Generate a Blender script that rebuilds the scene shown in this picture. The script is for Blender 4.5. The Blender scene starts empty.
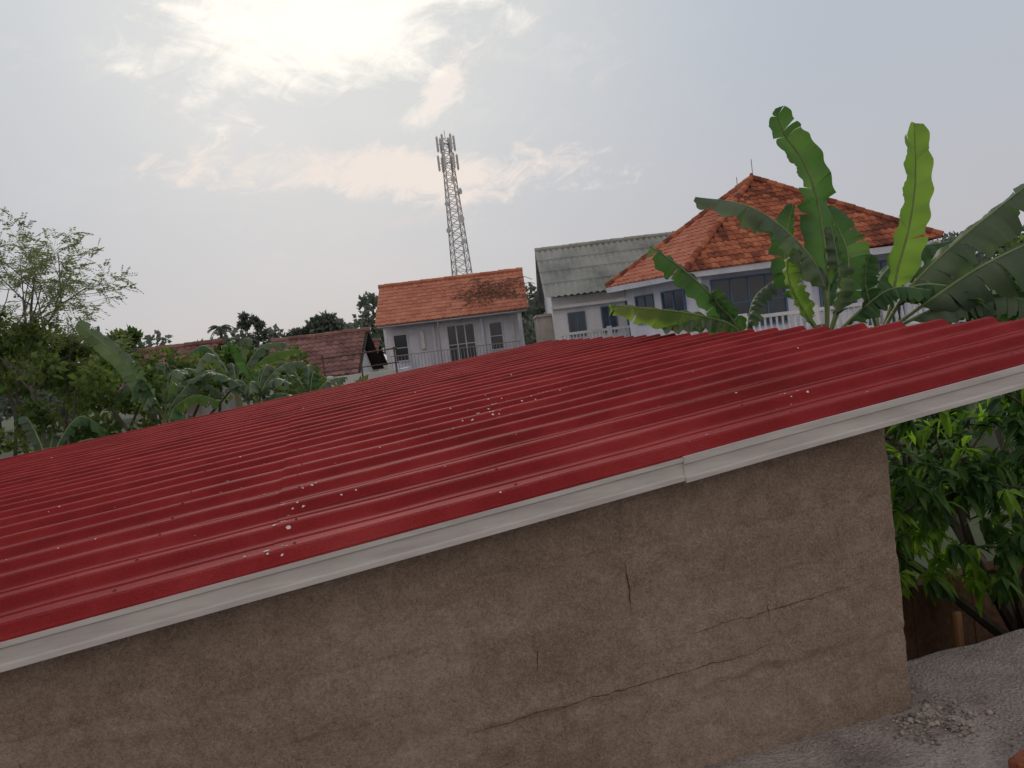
import bpy, math, random
from mathutils import Vector, Matrix, noise
random.seed(11)
R = random.random
def U(a,b): return random.uniform(a,b)
V = Vector
scene = bpy.context.scene

# ------------------------------------------------------------------ mesh builder
class MB:
    def __init__(s): s.v=[]; s.f=[]; s.m=[]
    def add(s, vs, fs, m=0):
        o=len(s.v); s.v.extend([tuple(p) for p in vs])
        for f in fs: s.f.append(tuple(i+o for i in f)); s.m.append(m)
    def box(s,x0,x1,y0,y1,z0,z1,m=0):
        vs=[(x0,y0,z0),(x1,y0,z0),(x1,y1,z0),(x0,y1,z0),(x0,y0,z1),(x1,y0,z1),(x1,y1,z1),(x0,y1,z1)]
        s.add(vs,[(0,3,2,1),(4,5,6,7),(0,1,5,4),(1,2,6,5),(2,3,7,6),(3,0,4,7)],m)
    def prism(s,poly,z0,z1,m=0):
        n=len(poly)
        vs=[(x,y,z0) for x,y in poly]+[(x,y,z1) for x,y in poly]
        fs=[tuple(range(n-1,-1,-1)),tuple(range(n,2*n))]
        for i in range(n):
            j=(i+1)%n; fs.append((i,j,n+j,n+i))
        s.add(vs,fs,m)
    def tube(s,pts,rad,n=6,m=0,cap=True):
        pts=[V(p) for p in pts]
        vs=[];fs=[]
        prev=None
        for i,p in enumerate(pts):
            if i==0: t=pts[1]-p
            elif i==len(pts)-1: t=p-pts[i-1]
            else: t=pts[i+1]-pts[i-1]
            t.normalize()
            if prev is None:
                a=V((0,0,1)) if abs(t.z)<.9 else V((1,0,0))
                x=t.cross(a).normalized()
            else:
                x=(prev-t*prev.dot(t)).normalized()
            prev=x; y=t.cross(x)
            r=rad[i] if isinstance(rad,(list,tuple)) else rad
            for k in range(n):
                a=2*math.pi*k/n
                vs.append(p+x*(r*math.cos(a))+y*(r*math.sin(a)))
        for i in range(len(pts)-1):
            for k in range(n):
                a=i*n+k;b=i*n+(k+1)%n
                fs.append((a,b,b+n,a+n))
        if cap:
            fs.append(tuple(range(n-1,-1,-1))); o=(len(pts)-1)*n
            fs.append(tuple(range(o,o+n)))
        s.add(vs,fs,m)
    def obj(s,name,mats,parent=None,loc=None,rotz=0,smooth=False):
        me=bpy.data.meshes.new(name); me.from_pydata(s.v,[],s.f)
        for mt in mats: me.materials.append(mt)
        me.polygons.foreach_set('material_index',s.m)
        if smooth: me.polygons.foreach_set('use_smooth',[True]*len(s.f))
        me.update()
        ob=bpy.data.objects.new(name,me); scene.collection.objects.link(ob)
        if loc is not None: ob.location=loc
        ob.rotation_euler[2]=rotz
        if parent: ob.parent=parent
        return ob
def empty(name,loc=(0,0,0),rotz=0):
    e=bpy.data.objects.new(name,None); scene.collection.objects.link(e)
    e.location=loc; e.rotation_euler[2]=rotz; e.empty_display_size=.3
    return e

# ------------------------------------------------------------------ materials
def nodes(m):
    m.use_nodes=True; nt=m.node_tree; nt.nodes.clear()
    out=nt.nodes.new('ShaderNodeOutputMaterial'); return nt,out
def mat(name,cols,scale=4,rough=.8,bump=0.,bscale=60,detail=3,dist=0.,island=False,stretch=None,metal=0,spec=.3,smallc=0.,islw=.38):
    m=bpy.data.materials.new(name); nt,out=nodes(m); N=nt.nodes; L=nt.links
    b=N.new('ShaderNodeBsdfPrincipled'); L.new(b.outputs[0],out.inputs[0])
    b.inputs['Roughness'].default_value=rough; b.inputs['Metallic'].default_value=metal
    b.inputs['Specular IOR Level'].default_value=spec
    tc=N.new('ShaderNodeTexCoord'); mp=N.new('ShaderNodeMapping')
    L.new(tc.outputs['Object'],mp.inputs[0])
    if stretch: mp.inputs['Scale'].default_value=stretch
    nz=N.new('ShaderNodeTexNoise'); nz.inputs['Scale'].default_value=scale; nz.inputs['Detail'].default_value=detail
    nz.inputs['Roughness'].default_value=.62
    nz.inputs['Distortion'].default_value=dist; L.new(mp.outputs[0],nz.inputs[0])
    fac=nz.outputs[0]
    if island:
        g=N.new('ShaderNodeNewGeometry'); a=N.new('ShaderNodeMath'); a.operation='MULTIPLY_ADD'
        L.new(g.outputs['Random Per Island'],a.inputs[0]); a.inputs[1].default_value=islw
        a2=N.new('ShaderNodeMath'); a2.operation='MULTIPLY_ADD'; L.new(fac,a2.inputs[0]); a2.inputs[1].default_value=1.0; a2.inputs[2].default_value=-islw/2
        L.new(a2.outputs[0],a.inputs[2]); fac=a.outputs[0]
    if smallc:
        n3=N.new('ShaderNodeTexNoise'); n3.inputs['Scale'].default_value=bscale; n3.inputs['Detail'].default_value=2
        L.new(tc.outputs['Object'],n3.inputs[0])
        q=N.new('ShaderNodeMath'); q.operation='MULTIPLY_ADD'; L.new(n3.outputs[0],q.inputs[0]); q.inputs[1].default_value=smallc
        q2=N.new('ShaderNodeMath'); q2.operation='ADD'; L.new(fac,q2.inputs[0]); q2.inputs[1].default_value=-smallc/2
        L.new(q2.outputs[0],q.inputs[2]); fac=q.outputs[0]
    cr=N.new('ShaderNodeValToRGB'); L.new(fac,cr.inputs[0])
    el=cr.color_ramp.elements; n=len(cols)
    el[0].position=.3; el[1].position=.7
    for i in range(n-2): el.new(.3+.4*(i+1)/(n-1))
    for i,c in enumerate(cols): el[i].color=(*c,1)
    L.new(cr.outputs[0],b.inputs['Base Color'])
    if bump:
        n2=N.new('ShaderNodeTexNoise'); n2.inputs['Scale'].default_value=bscale; n2.inputs['Detail'].default_value=2
        L.new(tc.outputs['Object'],n2.inputs[0])
        bp=N.new('ShaderNodeBump'); bp.inputs['Strength'].default_value=bump; bp.inputs['Distance'].default_value=.02
        L.new(n2.outputs[0],bp.inputs['Height']); L.new(bp.outputs[0],b.inputs['Normal'])
    return m
def leafmat(name,cols,trans=.35,rough=None,scale=1.5,tcol=None):
    m=bpy.data.materials.new(name); nt,out=nodes(m); N=nt.nodes; L=nt.links
    g=N.new('ShaderNodeNewGeometry'); tc=N.new('ShaderNodeTexCoord')
    nz=N.new('ShaderNodeTexNoise'); nz.inputs['Scale'].default_value=scale; nz.inputs['Detail'].default_value=1
    L.new(tc.outputs['Object'],nz.inputs[0])
    a=N.new('ShaderNodeMath'); a.operation='MULTIPLY_ADD'; L.new(g.outputs['Random Per Island'],a.inputs[0]); a.inputs[1].default_value=.5
    h=N.new('ShaderNodeMath'); h.operation='MULTIPLY_ADD'; L.new(nz.outputs[0],h.inputs[0]); h.inputs[1].default_value=1.; h.inputs[2].default_value=-.25
    L.new(h.outputs[0],a.inputs[2])
    cr=N.new('ShaderNodeValToRGB'); L.new(a.outputs[0],cr.inputs[0]); el=cr.color_ramp.elements
    el[0].position=.25; el[1].position=.8
    n=len(cols)
    for i in range(n-2): el.new(.25+.55*(i+1)/(n-1))
    for i,c in enumerate(cols): el[i].color=(*c,1)
    if rough:
        b=N.new('ShaderNodeBsdfPrincipled'); L.new(cr.outputs[0],b.inputs['Base Color']); b.inputs['Roughness'].default_value=rough
        b.inputs['Specular IOR Level'].default_value=.25
    else:
        b=N.new('ShaderNodeBsdfDiffuse'); L.new(cr.outputs[0],b.inputs[0])
    t=N.new('ShaderNodeBsdfTranslucent')
    hs=N.new('ShaderNodeMix'); hs.data_type='RGBA'; hs.blend_type='MULTIPLY'; hs.inputs[0].default_value=1
    L.new(cr.outputs[0],hs.inputs[6]); hs.inputs[7].default_value=(*(tcol or (1.9,2.0,.8)),1)
    L.new(hs.outputs[2],t.inputs[0])
    mx=N.new('ShaderNodeMixShader'); mx.inputs[0].default_value=trans
    L.new(b.outputs[0],mx.inputs[1]); L.new(t.outputs[0],mx.inputs[2]); L.new(mx.outputs[0],out.inputs[0])
    return m

M_ground=mat('ground_soil_grass',[(.05,.045,.03),(.05,.07,.03),(.09,.08,.05)],scale=.3,rough=.95)
M_conc=mat('concrete_terrace',[(.18,.155,.14),(.31,.27,.25),(.43,.385,.355)],scale=2.6,rough=.95,bump=.7,bscale=80,detail=6,smallc=.5,spec=.1)
M_concside=mat('terrace_side',[(.12,.11,.1),(.2,.185,.17)],scale=3,rough=.9,bump=.4)
M_stone=mat('rubble',[(.17,.15,.135),(.4,.35,.31)],scale=20,rough=.95,island=True,spec=.1)
M_brick=mat('red_brick',[(.2,.06,.035),(.34,.11,.06)],scale=20,rough=.95,bump=.5)
M_roofred=mat('red_metal',[(.16,.013,.014),(.245,.019,.021),(.305,.036,.035)],scale=1.5,rough=.72,bump=.22,bscale=210,detail=6,spec=.08,smallc=.45)
M_fascia=mat('white_fascia',[(.42,.395,.385),(.58,.55,.535)],scale=3,rough=.5,bump=.03,stretch=(1,8,8),spec=.2)
M_speck=mat('white_spots',[(.55,.52,.5),(.72,.7,.69)],scale=30)
M_screw=mat('screw',[(.2,.02,.02),(.3,.08,.08)],scale=3,rough=.8,spec=.1)
M_dark=mat('dark_gap',[(.03,.03,.03),(.05,.045,.04)],scale=5)
M_crack=mat('crack',[(.04,.03,.024),(.09,.07,.055)],scale=15,spec=0)
M_white=mat('white_paint',[(.52,.52,.55),(.74,.74,.77)],scale=.9,rough=.85,stretch=(1,1,.3),smallc=.25,bscale=8)
M_white2=mat('cool_white_paint',[(.48,.49,.57),(.7,.71,.79)],scale=.9,rough=.85,stretch=(1,1,.3),smallc=.25,bscale=8)
M_beige=mat('beige_wall',[(.32,.28,.26),(.48,.44,.41)],scale=1.2,rough=.9)
M_glass=mat('window_glass',[(.02,.03,.045),(.05,.065,.09)],scale=.6,rough=.15,spec=.6)
M_frame=mat('window_frame',[(.5,.5,.52),(.65,.65,.66)],scale=3,rough=.6)
M_tow=mat('tower_paint_haze',[(.36,.35,.36),(.5,.45,.45)],scale=.2,rough=.7)  # lightened grey, distance haze painted into the tower colour
M_bluef=mat('blue_frame',[(.07,.12,.2),(.1,.17,.28)],scale=3,rough=.6)
M_tile=mat('clay_tile',[(.15,.058,.042),(.33,.11,.065),(.47,.175,.1)],scale=.9,rough=.95,island=True,spec=.05)
M_tile2=mat('orange_tile',[(.38,.145,.1),(.46,.185,.125),(.53,.225,.155)],scale=.35,rough=.95,island=True,spec=.05,islw=.3)
M_tile3=mat('brown_red_tile_haze',[(.15,.085,.08),(.21,.11,.1),(.27,.15,.135)],scale=.8,rough=.95,island=True,spec=.05)  # desaturated so that haze over these roofs sits in the tile colour
M_asb=mat('grey_fibre_cement',[(.19,.2,.185),(.29,.30,.28),(.37,.37,.35)],scale=.7,rough=.9,stretch=(1,.3,1),smallc=.2,bscale=5)
M_tin=mat('light_parapet',[(.5,.5,.52),(.68,.67,.68)],scale=1.2,rough=.8)
M_steel=mat('galvanised_steel',[(.2,.2,.21),(.32,.3,.3)],scale=.4,rough=.6)
M_pole=mat('rusty_pole',[(.08,.05,.04),(.16,.11,.08)],scale=4)
M_bark=mat('bark',[(.06,.05,.04),(.14,.12,.1)],scale=9,rough=.95,stretch=(1,1,.3))
M_barkp=mat('pale_bark',[(.14,.13,.11),(.25,.23,.2)],scale=9,rough=.95)
M_wood=mat('weathered_wood',[(.16,.075,.035),(.33,.175,.085)],scale=6,rough=.9,stretch=(4,4,.5))
M_soil=mat('dark_soil',[(.03,.022,.016),(.075,.05,.035)],scale=6,rough=1,bump=.8,bscale=25)
M_fence=mat('stained_garden_wall',[(.11,.06,.038),(.21,.115,.07),(.3,.18,.115)],scale=2.2,rough=.95,bump=.5,bscale=18,detail=6,stretch=(1,1,.5),smallc=.3)
L_ban=leafmat('banana_leaf',[(.045,.095,.045),(.065,.135,.06),(.11,.19,.08)],trans=.33,rough=.55,scale=2.3,tcol=(1.8,2.1,.75))
L_banb=leafmat('banana_leaf_young',[(.1,.18,.05),(.155,.25,.075)],trans=.52,rough=.55,scale=2.2,tcol=(2.,2.,.85))
L_band=leafmat('banana_leaf_grey',[(.08,.12,.08),(.14,.185,.12)],trans=.28,rough=.5,tcol=(1.6,1.9,.85))
L_brown=leafmat('banana_leaf_dead',[(.12,.09,.05),(.22,.17,.1)],trans=.25,tcol=(1.5,1.3,.9))
M_rib=mat('banana_midrib',[(.14,.19,.08),(.24,.29,.13)],scale=4,rough=.6)
M_pseudo=mat('banana_stem',[(.1,.1,.05),(.2,.2,.1)],scale=5,rough=.7,stretch=(3,3,.5))
L_mango=leafmat('mango_leaf',[(.03,.075,.024),(.065,.14,.04),(.13,.23,.055)],trans=.4,rough=.5,scale=1.6)
L_mangoy=leafmat('young_leaf',[(.17,.3,.05),(.3,.46,.09)],trans=.5,scale=1.6)
L_bush=leafmat('bush_leaf',[(.05,.078,.037),(.09,.13,.055),(.145,.2,.08)],trans=.36,scale=.8)
L_fine=leafmat('fine_leaf_haze',[(.13,.165,.1),(.18,.215,.13),(.23,.27,.17)],trans=.45,scale=1,tcol=(1.6,1.7,1.))  # leaf greens lightened, with haze put into their colour
L_far=leafmat('far_leaf_haze',[(.11,.13,.115),(.15,.175,.15),(.19,.215,.18)],trans=.2,scale=.15,tcol=(1.3,1.4,1.1))  # paler greens carry aerial haze in the base colour, no volume used
L_dry=leafmat('dry_leaf',[(.12,.085,.07),(.22,.15,.12)],trans=.1)

def wallmat():
    m=bpy.data.materials.new('rough_plaster_blockwork'); nt,out=nodes(m); N=nt.nodes; L=nt.links
    b=N.new('ShaderNodeBsdfDiffuse'); L.new(b.outputs[0],out.inputs[0]); b.inputs['Roughness'].default_value=.6
    tc=N.new('ShaderNodeTexCoord')
    def nz(sc,det,dist=0,ro=.6,stretch=None):
        n=N.new('ShaderNodeTexNoise'); n.inputs['Scale'].default_value=sc; n.inputs['Detail'].default_value=det
        n.inputs['Distortion'].default_value=dist; n.inputs['Roughness'].default_value=ro
        if stretch:
            mp=N.new('ShaderNodeMapping'); mp.inputs['Scale'].default_value=stretch; L.new(tc.outputs['Object'],mp.inputs[0]); L.new(mp.outputs[0],n.inputs[0])
        else: L.new(tc.outputs['Object'],n.inputs[0])
        return n.outputs[0]
    def mth(op,a,bb=None,c=None):
        x=N.new('ShaderNodeMath'); x.operation=op
        for i,k in enumerate((a,bb,c)):
            if k is None: continue
            if isinstance(k,(int,float)): x.inputs[i].default_value=k
            else: L.new(k,x.inputs[i])
        return x.outputs[0]
    big=nz(1.5,4,.4,stretch=(1,1,1.8)); mid=nz(11,5,.3,.68); fine=nz(80,3,0,.75); pit=nz(230,2,0,.6)
    nv=N.new('ShaderNodeTexNoise'); nv.inputs['Scale'].default_value=5; nv.inputs['Detail'].default_value=4; L.new(tc.outputs['Object'],nv.inputs[0])
    vm=N.new('ShaderNodeVectorMath'); vm.operation='MULTIPLY_ADD'; L.new(nv.outputs['Color'],vm.inputs[0]); vm.inputs[1].default_value=(.04,.0,.06); L.new(tc.outputs['Object'],vm.inputs[2])
    mp=N.new('ShaderNodeMapping'); mp.inputs['Rotation'].default_value=(-math.pi/2,0,0); mp.inputs['Location'].default_value=(.13,.09,0); L.new(vm.outputs[0],mp.inputs[0])
    br=N.new('ShaderNodeTexBrick'); L.new(mp.outputs[0],br.inputs[0]); br.inputs['Scale'].default_value=1
    br.inputs['Brick Width'].default_value=.61; br.inputs['Row Height'].default_value=.21; br.inputs['Mortar Size'].default_value=.012; br.inputs['Mortar Smooth'].default_value=1
    br.inputs['Color1'].default_value=(0,0,0,1); br.inputs['Color2'].default_value=(1,1,1,1); br.inputs['Mortar'].default_value=(.5,.5,.5,1)
    f=mth('MULTIPLY_ADD',mid,.45,mth('MULTIPLY_ADD',big,.4,.075))
    f=mth('MULTIPLY_ADD',fine,.6,mth('SUBTRACT',f,.3))
    f=mth('MULTIPLY_ADD',pit,.6,mth('SUBTRACT',f,.3))
    f=mth('MULTIPLY_ADD',br.outputs[0],.04,mth('SUBTRACT',f,.02))
    msk=N.new('ShaderNodeMapRange'); L.new(nz(1.9,3,.2),msk.inputs[0]); msk.inputs[1].default_value=.45; msk.inputs[2].default_value=.62
    f=mth('SUBTRACT',f,mth('MULTIPLY',mth('MULTIPLY',br.outputs['Fac'],msk.outputs[0]),.07))
    cr=N.new('ShaderNodeValToRGB'); L.new(f,cr.inputs[0]); e=cr.color_ramp.elements
    e[0].position=.24; e[0].color=(.165,.122,.096,1); e[1].position=.76; e[1].color=(.49,.395,.325,1)
    k=e.new(.5); k.color=(.315,.242,.193,1)
    L.new(cr.outputs[0],b.inputs[0])
    h=mth('MULTIPLY_ADD',fine,.6,mth('MULTIPLY',mid,.9)); h=mth('MULTIPLY_ADD',pit,.3,h)
    bp=N.new('ShaderNodeBump'); bp.inputs['Strength'].default_value=1; bp.inputs['Distance'].default_value=.022
    L.new(h,bp.inputs['Height']); L.new(bp.outputs[0],b.inputs['Normal'])
    return m
M_wall=wallmat()

# ------------------------------------------------------------------ ground
g=MB(); n=40; S=2500
for i in range(n+1):
    for j in range(n+1):
        g.v.append((-S+2*S*i/n,-S+2*S*j/n,0))
for i in range(n):
    for j in range(n):
        a=i*(n+1)+j; g.f.append((a,a+n+1,a+n+2,a+1)); g.m.append(0)
g.obj('ground',[M_ground])

# ------------------------------------------------------------------ near building with red metal roof
ROT=math.radians(15); ORG=V((-1.563,2.2,4.028))
cR,sR=math.cos(ROT),math.sin(ROT)
def toW(s,q,z): return V((ORG.x+cR*s-sR*q, ORG.y+sR*s+cR*q, ORG.z+z))
KS,KQ=.0866,.0195
S_END=4.85; S_JOINT=.77; Q_MAX=9.95; S_MIN=-9.; WALL_END=3.17; BASE=3.0-ORG.z
house=empty('plastered_block_house',ORG,ROT)
PITCH=.36
prof=[(0,0),(.016,.005),(.040,.030),(.052,.035),(.088,.035),(.100,.030),(.124,.005),(.14,0),(.195,0),(.203,.005),(.22,.005),(.228,0),(.272,0),(.28,.005),(.297,.005),(.305,0)]
Q0=-.042
def roofh(q):
    x=(q-Q0)%PITCH
    pr=prof+[(PITCH,0)]
    for i in range(len(pr)-1):
        if pr[i][0]<=x<=pr[i+1][0]:
            t=(x-pr[i][0])/max(1e-6,pr[i+1][0]-pr[i][0]); return pr[i][1]*(1-t)+pr[i+1][1]*t
    return 0
def roofz(s,q): return KS*s+KQ*q+.008+.009*noise.noise(V((s*.7,q*.8,3)))*min(1,abs(q)*2+.2)+.004*noise.noise(V((s*3,q*3,3)))
rf=MB()
npitch=int(Q_MAX/PITCH)
for k0 in range(0,npitch,2):
    nn=min(2,npitch-k0)
    pts=[]
    if k0==0: pts+=[(Q0-.0005,-.006)]
    for k in range(k0,k0+nn):
        for (a,h) in prof: pts.append((Q0+k*PITCH+a,h))
    pts.append((Q0+(k0+nn)*PITCH,0)); 
    if k0+nn<npitch:
        for (a,h) in prof[1:6]: pts.append((Q0+(k0+nn)*PITCH+a,h+.0015))
        pts.append((Q0+(k0+nn)*PITCH+.112,.018))
    e=S_END+U(-.03,.03)
    for (s0,s1,off) in ((S_MIN,S_JOINT+.12,-.0),(S_JOINT+U(-.006,.006),e,.0035)):
        ns=max(8,int((s1-s0)/.2)); vs=[];fs=[]
        tilt=U(-.002,.002)
        for i in range(ns+1):
            s=s0+(s1-s0)*i/ns
            for (q,h) in pts: vs.append((s,q,roofz(s,q)+h+off+tilt+.0006*(k0%3)))
        m=len(pts)
        for i in range(ns):
            for j in range(m-1):
                a=i*m+j; fs.append((a,a+m,a+m+1,a+1))
        rf.add(vs,fs)
rf.obj('corrugated_metal_roof',[M_roofred],parent=house)
sc=MB(); sp=MB()
for s in [-7.5,-6.2,-4.9,-3.6,-2.3,-1.0,.3,.86,1.6,2.7,3.8,4.65]:
    for k in range(npitch):
        if R()<.15: continue
        q=Q0+k*PITCH+.07+U(-.012,.012); s2=s+U(-.02,.02)
        z=roofz(s2,q)+.0385
        sc.tube([(s2,q,z-.002),(s2,q,z+.001)],.007,n=7,m=0); sc.tube([(s2,q,z+.001),(s2,q,z+.005)],.004,n=6,m=0)
def spot(s,q,r):
    n=7; cz=roofz(s,q)+roofh(q)+.0055; vs=[(s,q,cz)]
    for k in range(n):
        a=2*math.pi*k/n; rr=r*U(.4,1.3); x=s+rr*math.cos(a)*1.5; y=q+rr*math.sin(a)
        vs.append((x,y,max(cz-.004,roofz(x,y)+roofh(y)+.0055)))
    sp.add(vs,[(0,i+1,(i+1)%n+1) for i in range(n)])
CR=[Q0+k*PITCH+.065 for k in range(npitch)]
for c,n,sd,r in (((.78,.02),6,.02,.007),((.8,.33),8,.02,.007),((.84,.7),7,.03,.006),((.9,1.1),6,.04,.006),((2.2,2.5),40,.2,.008),((2.0,2.1),18,.18,.007),
                 ((2.95,.35),8,.05,.006),((1.2,.9),6,.2,.004),((.1,1.5),10,.6,.004),((2.5,1.2),10,.6,.004),((-1.5,2.),16,1.2,.005),((3.4,2.),16,1.,.005),((0,4),30,2,.007),((1,.7),50,1.5,.003),((1.5,3),60,2,.005)):
    for i in range(n):
        q=max(.02,c[1]+random.gauss(0,sd))
        if R()<.55: q=min(CR,key=lambda x:abs(x-q))+U(-.04,.04)
        if q<9.7 and S_MIN<c[0]: spot(min(4.7,c[0]+random.gauss(0,sd)),q,U(.3,1.)*r)
sc.obj('roof_screws',[M_screw],parent=house); sp.obj('paint_spots',[M_speck],parent=house)
def fascia(s0,s1,e,fs_m,dz=0):
    pr=[(0,.004),(-.036,.004),(-.036,-.012),(-.028,-.017),(-.028,-.059),(-.036,-.064),(-.036,-.080),(0,-.080)]
    n=len(pr); vs=[]
    N=14
    for i in range(N+1):
        s=s0+(s1-s0)*i/N
        for (q,z) in pr: vs.append((s,q-.010-e*(1 if q<0 else 0),KS*s+z+(e*.4 if z>0 else -e)+.003*noise.noise(V((s*1.3,0,0)))))
    fs=[]
    for i in range(N):
        for j in range(n): a=i*n+j;b=i*n+(j+1)%n; fs.append((a,b,b+n,a+n))
    fs.append(tuple(range(n))); fs.append(tuple(range(N*n,N*n+n)))
    fs_m.add(vs,fs)
fm=MB(); fascia(S_MIN,2.24,0,fm); fascia(2.2,S_END-.02,.007,fm)
fm.obj('fascia_board',[M_fascia],parent=house)
pm=MB()
for q in (.35,1.6,2.9,4.2,5.5,6.8,8.1,9.4):
    for (s0,s1) in ((WALL_END+.16,S_END-.06),):
        vs=[]
        for s in (s0,s1):
            for (a,b) in ((-.025,-.085),(.025,-.085),(.025,-.016),(-.025,-.016)): vs.append((s,q+a,KS*s+KQ*q+b))
        pm.add(vs,[(0,1,5,4),(1,2,6,5),(2,3,7,6),(3,0,4,7),(0,3,2,1),(4,5,6,7)])
pm.obj('roof_purlins',[M_steel],parent=house)
# walls
w=MB(); nx,nz=560,90
QW=.082
def wtop(s): return KS*s-.02
def gauss(x,w): return math.exp(-(x/w)**2)
def wd_(s,z):
    d=.010*noise.fractal(V((s*2.2,z*3,1)),1,2,4)+.006*noise.noise(V((s*14,z*14,5)))+.004*noise.noise(V((s*40,z*40,5)))
    zr=BASE+.36+.07*noise.noise(V((s*1.0,7,7)))+.03*noise.noise(V((s*7,2,2)))
    k=max(0,.5+1.4*noise.noise(V((s*2.2,0,9))))
    d+=.012*gauss(z-zr,.016)*k - .007*gauss(z-zr+.03,.02)*k
    zr2=BASE+.66+.05*noise.noise(V((s*1.1,1,7)))+.02*noise.noise(V((s*8,4,2)))
    d+=.007*gauss(z-zr2,.014)*max(0,noise.noise(V((s*1.7,3,9)))*1.8)
    return d
for i in range(nx+1):
    s=S_MIN+.3+(WALL_END-S_MIN-.3)*(1-(1-i/nx)**1.6)
    for j in range(nz+1):
        t=j/nz; z=BASE+(wtop(s)-BASE)*t
        w.v.append((s+(0 if i<nx else .008*noise.noise(V((0,z*8,0)))),QW-wd_(s,z) if i<nx else QW+.006,z))
for i in range(nx):
    for j in range(nz):
        a=i*(nz+1)+j; w.f.append((a,a+nz+1,a+nz+2,a+1)); w.m.append(0)
w.obj('front_wall',[M_wall],parent=house,smooth=True)
ck=MB(); random.seed(4)
def crack(s0,z0,s1,z1,wid):
    L=math.hypot(s1-s0,z1-z0); n=max(4,int(L/.012)); vs=[]
    hor=abs(s1-s0)>abs(z1-z0)
    for i in range(n+1):
        t=i/n; s=s0+(s1-s0)*t; z=z0+(z1-z0)*t
        wv=.012*noise.noise(V((s*6,z*6,s0*7)))+.007*noise.noise(V((s*30,z*30,1)))
        if hor: z+=wv
        else: s+=wv
        ww=wid*(math.sin(math.pi*min(1,max(0,t*.98+.01)))**.5)*U(.3,1.2)*.5
        a,b_=((0,ww),(0,-ww)) if hor else ((ww,0),(-ww,0))
        for o in (a,b_): vs.append((s+o[0],QW-wd_(s,z)-.003,z+o[1]))
    ck.add(vs,[(2*i,2*i+1,2*i+3,2*i+2) for i in range(n)])
for c in ((-.52,-.70,-.53,-.50,.007),(.44,-.80,.44,-.66,.007),(1.98,-.36,1.99,-.17,.005),(.97,-1.0,.975,-.90,.008),(-1.05,-1.0,-1.05,-.84,.006),(1.60,-.50,1.61,-.41,.006),(-.03,-.48,-.03,-.40,.006),
          (2.55,-.52,2.55,-.42,.003),(-.75,-.83,.1,-.77,.003),(.9,-.86,1.5,-.8,.0035),(2.2,-.5,3.0,-.45,.003),(1.3,-.66,2.6,-.62,.003)):
    crack(*c)
ck.obj('wall_cracks',[M_crack],parent=house)
w=MB()
def wallbox(s0,s1,q0,q1):
    z0=-ORG.z
    vs=[(s0,q0,z0),(s1,q0,z0),(s1,q1,z0),(s0,q1,z0)]+[(s,q,wtop(s)+KQ*q-.004) for s,q in ((s0,q0),(s1,q0),(s1,q1),(s0,q1))]
    w.add(vs,[(0,3,2,1),(4,5,6,7),(0,1,5,4),(1,2,6,5),(2,3,7,6),(3,0,4,7)])
wallbox(S_MIN+.3,WALL_END-.002,QW+.02,QW+.15); wallbox(WALL_END-.15,WALL_END,QW+.155,Q_MAX-.3)
wallbox(S_MIN+.3,WALL_END-.16,Q_MAX-.43,Q_MAX-.3); wallbox(S_MIN+.3,S_MIN+.43,QW+.155,Q_MAX-.44)
w.obj('other_walls',[M_wall],parent=house)

# ------------------------------------------------------------------ concrete terrace
random.seed(8)
tr=empty('concrete_terrace',ORG,ROT)
t=MB()
def tsheet(s0,s1,q0,q1,ns,nq):
    vs=[];fs=[]
    for i in range(ns+1):
        for j in range(nq+1):
            s=s0+(s1-s0)*i/ns; q=q0+(q1-q0)*j/nq
            if j==nq: q+=.02*noise.noise(V((s*5,1,0)))
            z=BASE+.008*noise.noise(V((s*2.5,q*2.5,0)))+.004*noise.noise(V((s*9,q*9,0)))
            if s<3.3: z+=.014*max(0,1-abs(q-.05)/.09)*(.6+noise.noise(V((s*6,0,0))))
            vs.append((s,q,z))
    for i in range(ns):
        for j in range(nq):
            a=i*(nq+1)+j; fs.append((a,a+nq+1,a+nq+2,a+1))
    t.add(vs,fs)
tsheet(S_MIN,3.19,-5,.12,140,120); tsheet(3.19,8,-5,.44,70,110)
t.prism([(S_MIN,-5),(8,-5),(8,.43),(3.19,.43),(3.19,.1),(S_MIN,.1)],BASE-.14,BASE-.014)
t.obj('floor_slab',[M_conc],parent=tr,smooth=False)
t=MB(); t.prism([(S_MIN+.1,-4.9),(7.9,-4.9),(7.9,.36),(3.25,.36),(3.25,.02),(S_MIN+.1,.02)],-ORG.z,BASE-.142)
t.obj('supporting_wall',[M_concside],parent=tr)
rb=MB()
def stone(c,r):
    vs=[];ico=[(-.5,.8,0),(.5,.8,0),(-.5,-.8,0),(.5,-.8,0),(0,-.5,.8),(0,.5,.8),(0,-.5,-.8),(0,.5,-.8),(.8,0,-.5),(.8,0,.5),(-.8,0,-.5),(-.8,0,.5)]
    fs=[(0,11,5),(0,5,1),(0,1,7),(0,7,10),(0,10,11),(1,5,9),(5,11,4),(11,10,2),(10,7,6),(7,1,8),(3,9,4),(3,4,2),(3,2,6),(3,6,8),(3,8,9),(4,9,5),(2,4,11),(6,2,10),(8,6,7),(9,8,1)]
    rot=Matrix.Rotation(U(0,6),3,V((R(),R(),R())).normalized())
    for p in ico: vs.append(V(c)+rot@(V(p)*r*U(.7,1.15)*1.0)*1.0)
    vs=[V((v.x,v.y,c[2]+(v.z-c[2])*.7)) for v in vs]
    rb.add(vs,fs)
for i in range(420):
    a=V((1.50,2.99))+V((random.gauss(0,.11),random.gauss(0,.09)))
    l=(a-V((ORG.x,ORG.y))); q=-sR*l.x+cR*l.y; s=cR*l.x+sR*l.y
    if q>.05 and s<3.2: continue
    r=U(.003,.009) if R()<.87 else U(.01,.017)
    stone((a.x,a.y,3.004+r*.4),r)
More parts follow.
